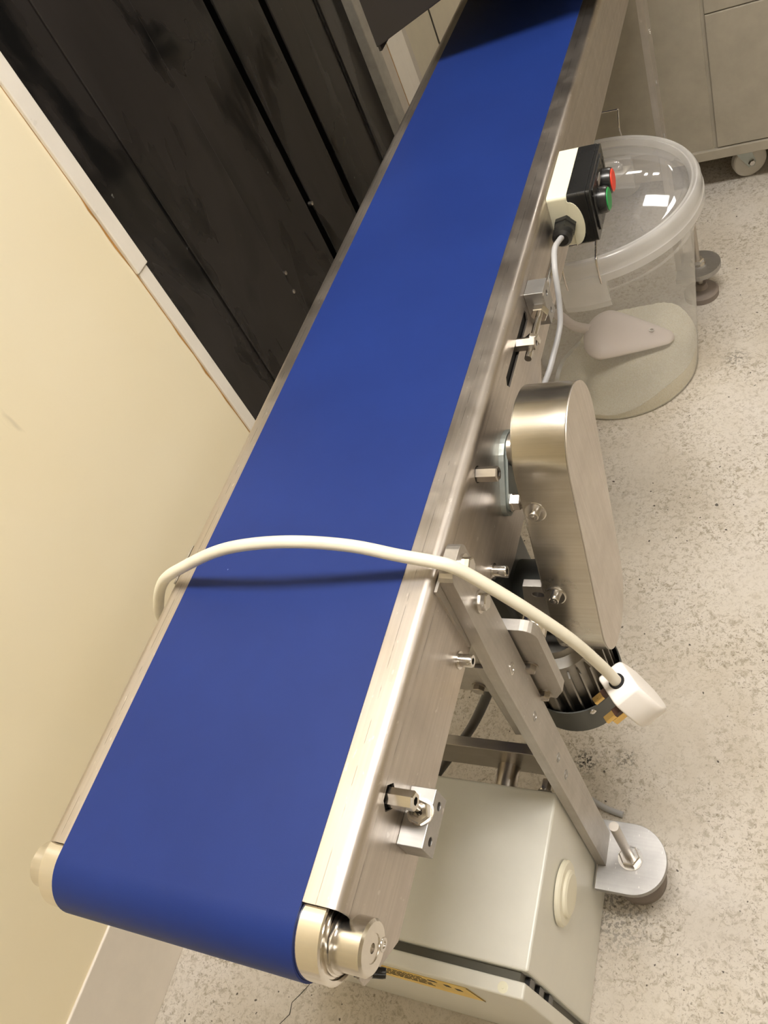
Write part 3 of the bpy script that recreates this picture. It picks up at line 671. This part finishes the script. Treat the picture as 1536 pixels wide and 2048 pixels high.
# sugar: a shallow drift, deepest at the right and far side
def sugar_h(x, y):
    u = (x - TX) / RB; v = (y - TY) / RB
    h = .030 + .022 * u + .010 * v + .008 * math.sin(5 * u + 1.2) * math.cos(4 * v)
    h -= .060 * max(0, -u - .35)
    return max(.0016, h + random.uniform(-.0008, .0008))
bm = bmesh.new(); nR, nA = 60, 140; rings = []
for i in range(nR + 1):
    row = []
    for k in range(nA):
        a = 2 * math.pi * k / nA; f_ = i / nR
        x = TX + f_ * RB * math.cos(a); y = TY + f_ * RB * math.sin(a); h = sugar_h(x, y)
        rr = (wall_r(h) - .0012) * f_
        row.append(bm.verts.new((TX + rr * math.cos(a), TY + rr * math.sin(a), FL + .0012 + h)))
        if i == 0: break
    rings.append(row)
for k in range(nA): bm.faces.new((rings[0][0], rings[1][k], rings[1][(k + 1) % nA]))
for i in range(1, nR):
    for k in range(nA): bm.faces.new((rings[i][k], rings[i + 1][k], rings[i + 1][(k + 1) % nA], rings[i][(k + 1) % nA]))
low = [bm.verts.new((TX + (RB - .004) * math.cos(2 * math.pi * k / nA), TY + (RB - .004) * math.sin(2 * math.pi * k / nA), FL + .0013)) for k in range(nA)]
for k in range(nA): bm.faces.new((rings[nR][k], low[k], low[(k + 1) % nA], rings[nR][(k + 1) % nA]))
sg = obj('sugar', bm, 'sugar', None, smooth=60)
tag(sg, 'shallow drift of pale granulated sugar in the tub', 'sugar'); sg['kind'] = 'stuff'
# scoop lying face down on the sugar
sp_ = thing('scoop', 'pale pink-white plastic scoop lying on the sugar inside the tub', 'scoop', (.14, 1.20, FL + .05))
T0 = Vector((.240, 1.207, FL + .052)); T1 = Vector((.072, 1.214, FL + .078))
sa = (T1 - T0).normalized(); sl = (T1 - T0).length; ss = Vector((0, 0, 1)).cross(sa).normalized(); su = sa.cross(ss).normalized()
if su.z < 0: su = -su
su = (su + ss * -.05).normalized(); ss = su.cross(sa).normalized()
bm = bmesh.new(); rows = []; n1, n2 = 26, 20
for i in range(n1 + 1):
    t = i / n1
    tt = min(1, t / .74)
    wd = .0720 * (.20 + .80 * (.75 * tt + .25 * math.sin(tt * math.pi / 2))) * math.sqrt(min(1, t / .05 + .15)) * (1 if t < .74 else math.sqrt(max(0, 1 - ((t - .74) / .262) ** 2)))
    row = []
    for k in range(n2 + 1):
        a = math.pi * k / n2
        row.append(bm.verts.new(T0 + sa * (sl * t) + ss * (wd * math.cos(a)) + su * (wd * .40 * math.sin(a) - .004)))
    rows.append(row)
for a, b_ in zip(rows, rows[1:]):
    for k in range(n2): bm.faces.new((a[k], a[k + 1], b_[k + 1], b_[k]))
o = obj('scoop_bowl', bm, 'scoop', sp_, smooth=60)
mo = o.modifiers.new('solid', 'SOLIDIFY'); mo.thickness = .0022
obj('scoop_handle', tube([T1 + su * .010 - sa * .014, T1 + Vector((-.02, .014, .010)), T1 + Vector((-.045, .034, .018)), T1 + Vector((-.060, .048, .022))], .0098, 16), 'scoop', sp_, smooth=60)
obj('moulded_mark', lathe(T0 + sa * .042 + su * .0135, su, [(-.001, .0050), (.0008, .0050), (.0008, .0030), (-.001, .0028)], 18), 'dull', sp_)

# ---------------------------------------------------------------- dark hood over the far end of the belt
hd = thing('dark_hood', 'dark grey machine hood over the far end of the belt', 'hood', (.12, 1.4, .04))
fr = [(-.0700, .0520), (.2450, .1464), (.2450, .70), (-.0700, .70)]
obj('front_panel', plate(fr, 1.092, 1.096, 'y'), 'hood', hd, bevel=.001)
obj('side_panel', box(.241, .245, 1.096, 1.70, .055, .70), 'hood', hd)  # unseen side, hung low to keep light off the belt
obj('side_panel', box(-.070, -.066, 1.096, 1.70, .045, .70), 'hood', hd)
obj('top_panel', box(-.070, .245, 1.092, 1.70, .70, .704), 'hood', hd)
obj('back_panel', box(-.066, .241, 1.696, 1.70, .004, .70), 'hood', hd)
for x_ in (-.0140, .2180): obj('support_post', box(x_ - .004, x_ + .004, 1.50, 1.53, .0, .70), 'hood', hd)

# ---------------------------------------------------------------- beige cabinet on castors
kb = thing('castor_cabinet', 'beige sheet-steel cabinet on swivel castors behind the tub', 'cabinet', (.6, 2.0, FL))
KZ = -.592; KY = 1.740
obj('cabinet_panel', box(.030, .2880, KY + .004, 2.25, KZ, -.170), 'cabinet', kb, bevel=.002)
obj('cabinet_panel', box(.2950, 1.150, KY, 2.25, KZ + .012, -.3000), 'cabinet', kb, bevel=.002)
obj('cabinet_panel', box(.2950, 1.150, KY + .001, 2.25, -.2985, -.170), 'cabinet', kb, bevel=.002)
obj('corner_fold', box(.2870, .2960, KY + .006, 2.24, KZ, -.172), 'cabinet', kb)
obj('bottom_rail', box(.030, 1.150, KY - .004, 2.25, KZ - .012, KZ + .010), 'cabinet', kb, bevel=.0015)
def castor(x, y):
    g = sub('castor', (x, y, FL), kb)
    d = Vector((.93, .36, 0)).normalized()
    s_ = Vector((-d.y, d.x, 0)); c = Vector((x, y, FL + .0365))
    obj('castor_wheel', lathe(c - s_ * .012, s_, [(0, .012), (0, .029), (.002, .034), (.005, .0362), (.019, .0362), (.022, .034), (.024, .029), (.024, .012)], 40), 'castor', g, smooth=30)
    for e in (-1, 1):
        bm = bmesh.new(); L_ = []
        for k in (0, .0018):
            o_ = c + s_ * e * (.0145 + k)
            L_.append([bm.verts.new(o_ + d * a + Vector((0, 0, z))) for a, z in ((-.006, -.010), (.006, -.010), (.010, 0), (-.004, .046), (-.034, .046), (-.030, .030))])
        for i in range(6): bm.faces.new((L_[0][i], L_[0][(i + 1) % 6], L_[1][(i + 1) % 6], L_[1][i]))
        bm.faces.new(L_[0]); bm.faces.new(L_[1][::-1])
        obj('castor_fork', bm, 'galv', g)
    obj('axle_bolt', lathe(c - s_ * .022, s_, [(0, .006), (.004, .008), (.042, .008), (.044, .006)], 6), 'chrome', g)
    p = c - d * .018
    obj('castor_plate', lathe((p.x, p.y, c.z + .046), (0, 0, 1), [(0, .026), (.004, .026), (.004, .020), (.0145, .020)], 28), 'galv', g, smooth=30)
castor(.352, 1.795); castor(1.08, 1.80); castor(.352, 2.18); castor(1.08, 2.18); castor(.08, 1.80); castor(.08, 2.18)

# ---------------------------------------------------------------- short grey cable end on the floor by the near foot
ce = obj('floor_cable', tube([(.150, .330, FL + .0045), (.185, .320, FL + .0045), (.215, .308, FL + .0045), (.238, .303, FL + .0045)], .0042, 12), 'grey_cable', None, smooth=50)
tag(ce, 'short grey cable end lying on the floor beside the near foot', 'cable')
